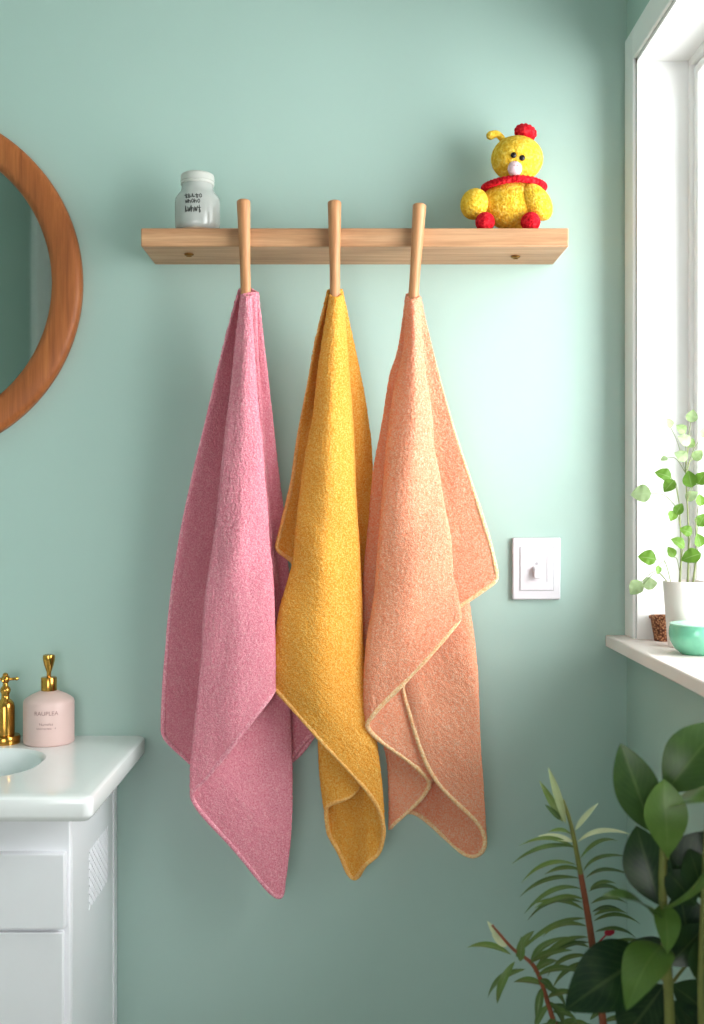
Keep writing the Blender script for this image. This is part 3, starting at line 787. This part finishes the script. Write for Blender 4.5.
# ------------------------------------------------------------------ floor plants in the right-hand corner
rp = Vector((.430, -.80, 0))
rub = thing('rubber_plant', 'glossy broad-leaved rubber plant in the lower right corner', 'plant', rp)
MB().lathe([(.075, 0), (.08, .004), (.098, .26), (.1, .29), (.094, .29), (.09, .25), (.085, .25)], rp, 40).build('pot', M['terracotta'], rub, angle=50)
MB().lathe([(.0895, .255), (.05, .262), (.002, .264)], rp, 32).build('soil', M['soil'], rub)
D = .8
st = MB()
main = bezier_pts([rp + Vector((0, 0, .25)), W(670, 1090, D), W(669, 1000, D), W(663, 900, D), W(664, 840, D), W(668, 790, D)], 8)
st.tube(main, [.0085 - .0045 * i / (len(main) - 1) for i in range(len(main))], 12)
sec = bezier_pts([rp + Vector((.03, -.03, .25)), W(702, 1080, D + .03), W(701, 980, D + .03), W(704, 890, D + .03), W(708, 800, D + .02)], 8)
st.tube(sec, [.006 - .003 * i / (len(sec) - 1) for i in range(len(sec))], 10)
lf = MB()
RL = [  # base px,py,d ; tip px,py,d ; width px ; normal ; curve, fold, tint, peak
 ((652,832,.80),(621,744,.80),44,(-.12,-1,.0),.04,.10,.16,.5),
 ((666,792,.79),(722,722,.79),56,(-.35,-1,.35),.08,.18,.22,.5),
 ((668,858,.82),(664,780,.82),42,(-.25,-1,.15),.06,.12,.55,.58),
 ((668,812,.79),(722,796,.86),44,(0,-.45,1),.10,.2,.55,.45),
 ((660,905,.80),(636,826,.77),48,(-.35,-1,.1),.05,.18,.06,.5),
 ((664,893,.78),(722,832,.80),52,(-.2,-1,.5),.05,.15,.03,.5),
 ((662,908,.82),(716,858,.88),24,(.5,-.6,.7),.06,.5,.60,.5),
 ((660,925,.81),(606,890,.86),32,(-.2,-.25,1),.10,.2,.35,.45),
 ((648,955,.80),(566,1008,.86),66,(-.15,-.9,.7),.06,.12,.02,.42),
 ((662,946,.83),(627,1003,.92),44,(-.45,-.8,.6),.12,.25,.45,.42),
 ((664,985,.77),(622,1040,.74),56,(-.1,-1,.4),.05,.15,.02,.45),
 ((668,965,.78),(706,925,.77),38,(-.1,-1,.2),.05,.15,.06,.5),
 ((672,985,.76),(716,1020,.73),46,(.2,-1,.4),.05,.15,.08,.5),
 ((668,1000,.77),(690,1050,.74),54,(0,-1,.3),.05,.15,.03,.5),((660,975,.76),(630,940,.70),50,(0,-1,.3),.05,.15,.02,.5),((690,960,.74),(680,890,.72),50,(0,-1,.2),.05,.15,.02,.5),
 ((666,870,.80),(696,905,.82),34,(0,-1,.4),.05,.15,.05,.5),
 ((702,985,.82),(712,930,.82),40,(0,-1,.2),.05,.15,.08,.5),
 ((664,905,.81),(668,952,.86),26,(0,-1,.5),.08,.3,.5,.4),
 ((704,900,.82),(690,850,.80),34,(0,-1,.2),.05,.15,.08,.5)]
for b0, t0, w, nrm, cv, fo, ti, pk in RL:
    p0, p1 = W(*b0), W(*t0)
    lf.leaf(p0, p1, w / 754, nrm, cv, fo, ti, pk, 20, 10)
    q = min(main + sec, key=lambda m_: (m_ - p0).length)
    if (q - p0).length > .004: st.tube([q, p0], .0022, 6)
lf.build('foliage', M['rubber_leaf'], rub, uv=True); st.build('stem', M['stem'], rub)

npx = Vector((.395, -.575, 0))
nar = thing('narrow_leaf_plant', 'narrow-leaved plant with red-brown stems in front of the wall', 'plant', npx)
MB().lathe([(.06, 0), (.065, .004), (.078, .24), (.08, .27), (.074, .27), (.07, .235), (.066, .235)], npx, 40).build('pot', M['greypot'], nar, angle=50)
MB().lathe([(.0695, .24), (.04, .246), (.002, .248)], npx, 32).build('soil', M['soil'], nar)
D2 = .6; S2 = FPX / (CAM_D - D2)
st = MB(); lf = MB()
A = bezier_pts([npx + Vector((0, 0, .23)), W(608, 1080, D2), W(594, 958, D2), W(587, 910, D2), W(579, 865, D2), W(571, 825, D2), W(563, 800, D2)], 10)
ra = [.0062 - .0040 * (i / (len(A) - 1)) ** 1.5 for i in range(len(A))]; kA = 38
st.tube(A[:kA + 1], ra[:kA + 1], 10)
MB().tube(A[kA:], ra[kA:], 10).build('young_shoot', M['stem'], nar)
B = bezier_pts([npx + Vector((-.02, -.01, .23)), W(570, 1080, D2 + .03), W(550, 1010, D2 + .03), W(535, 968, D2 + .03), W(512, 948, D2 + .03), W(492, 925, D2 + .03)], 10)
st.tube(B, [.0048 - .0030 * i / (len(B) - 1) for i in range(len(B))], 10)
Z = lambda x, y: (456 + x / 3.739, 750 + y / 3.739)
def blade(x0, y0, x1, y1, w, ti, d0=D2, d1=None, up=.16, nrm=(0, -.55, 1), zz=True):
    p0 = W(*Z(x0, y0), d0); p1 = W(*Z(x1, y1), d1 if d1 is not None else d0 + random.uniform(-.02, .03))
    lf.leaf(p0, p1, w / 3.739 / S2 * .98, nrm, up, .3, ti, .45, 16, 4)
for q in [ (410,275,345,65,34,.72,.0), (400,270,312,115,30,.6,.0), (392,262,335,205,22,.2,.05) ]:
    blade(q[0], q[1], q[2], q[3], q[4], q[5], up=q[6], nrm=(.3, -1, .2))
blade(445, 300, 530, 198, 22, .85, up=.05, nrm=(-.4, -.8, .6)); blade(455, 345, 645, 298, 26, .92, up=.16)
blade(440, 345, 308, 318, 34, .98, up=.05); blade(430, 315, 345, 300, 22, .5)
LT = [(450,365,208,405),(452,375,240,335),(450,430,240,472),(462,480,232,530),(468,520,255,585),(472,570,262,612),(480,600,285,560),(485,630,228,742),(490,660,320,680),(495,700,290,795),
      (500,720,300,790),(500,740,340,735),(505,770,330,830),(510,790,350,880),(470,450,330,455),(480,560,300,575)]
for x0, y0, x1, y1 in LT: blade(x0, y0, x1, y1, 23, random.uniform(.12, .5), up=random.uniform(.12, .22))
RT = [(465,405,610,322),(475,455,632,382),(485,480,645,450),(495,530,635,525),(505,575,640,560),(510,605,625,592),(515,640,690,632),(520,680,680,690),(530,760,700,700),(528,740,690,740),(500,520,600,490),(515,620,640,600)]
for x0, y0, x1, y1 in RT: blade(x0, y0, x1, y1, 20, random.uniform(.08, .4), up=random.uniform(.14, .24))
d3 = D2 + .03
blade(165, 715, 118, 640, 26, .9, d3, d3, .05, (.3, -1, .2)); blade(190, 735, 135, 690, 30, .95, d3, d3, .05, (.3, -1, .2))
for x0, y0, x1, y1, ti in [(205,765,40,725,.5),(220,790,145,950,.45),(260,820,105,915,.35),(225,775,290,670,.4),(280,800,400,690,.3),(270,800,430,740,.35),(300,850,480,820,.3),(320,880,420,960,.3),
                          (320,890,300,1010,.3),(340,930,450,900,.35),(350,950,290,1050,.4),(330,880,215,860,.4),(360,980,450,1000,.3),(290,830,380,780,.4),(370,1000,330,1080,.35),(240,790,245,700,.4),
                          (345,940,410,1040,.3),(310,860,370,900,.25)]:
    blade(x0, y0, x1, y1, 30, ti, d3, d3 + random.uniform(-.03, .03), up=random.uniform(.1, .2))
for i in range(16):
    x0 = random.uniform(360, 560); y0 = random.uniform(960, 1080); sx = random.choice((-1, 1))
    blade(x0, y0, x0 + sx * random.uniform(60, 150), y0 - random.uniform(-30, 60), 24, random.uniform(.1, .5))
lf.build('foliage', M['needle_leaf'], nar, uv=True); st.build('stem', M['stem_red'], nar)
b = MB(); p = W(609, 932, D2 - .015); b.ball(p, .006, .006, .0058, None, 16, 12); b.ball(p + Vector((.004, -.002, .002)), .0042, .004, .005, None, 14, 10); b.ball(p + Vector((-.0035, -.003, .0)), .0042, .004, .0045, None, 14, 10)
b.tube([p, W(596, 945, D2)], .0012, 6)
o = b.build('flower_bud', M['flower'], nar); o['label'] = 'small red flower bud'

# ------------------------------------------------------------------ light
w = bpy.data.worlds.new('World'); sc.world = w; w.use_nodes = True
bg = w.node_tree.nodes['Background']; bg.inputs['Color'].default_value = (.97, .985, 1, 1); bg.inputs['Strength'].default_value = 5
def area(name, loc, rot, sx, sy, power, col):
    l = bpy.data.lights.new(name, 'AREA'); l.shape = 'RECTANGLE'; l.size = sx; l.size_y = sy; l.energy = power; l.color = col
    o = bpy.data.objects.new(name, l); C.objects.link(o); o.location = loc; o.rotation_euler = rot
    return o
area('window_daylight', (1.3, -1.05, 1.5), (0, math.radians(90), 0), 1.25, 1.2, 36, (1, .985, .985))
lm = area('front_fill', (-.4, -3.1, 1.15), (math.radians(84), 0, 0), 1.2, .9, 6.5, (1, .975, .985))  # unseen fill light added behind the camera to brighten fronts; no lamp stands there

lm.data.spread = math.radians(95)
# ------------------------------------------------------------------ camera and look
cam = bpy.data.cameras.new('camera'); co = bpy.data.objects.new('camera', cam); C.objects.link(co)
co.location = (0, -CAM_D, CAM_Z); co.rotation_euler = (PI / 2, 0, 0)
cam.sensor_fit = 'VERTICAL'; cam.sensor_height = 36; cam.lens = 36 * FPX / 1024
cam.shift_x = (352 - VX) / 1024; cam.shift_y = -(512 - VY) / 1024
cam.clip_start = .02
cam.dof.use_dof = True; cam.dof.focus_distance = 2.04; cam.dof.aperture_fstop = 3.2
sc.camera = co
sc.view_settings.view_transform = 'Standard'
sc.view_settings.look = 'None'
sc.view_settings.exposure = 0
sc.view_settings.gamma = .95
sc.cycles.use_denoising = True
sc.cycles.max_bounces = 10; sc.cycles.diffuse_bounces = 6; sc.cycles.transparent_max_bounces = 12
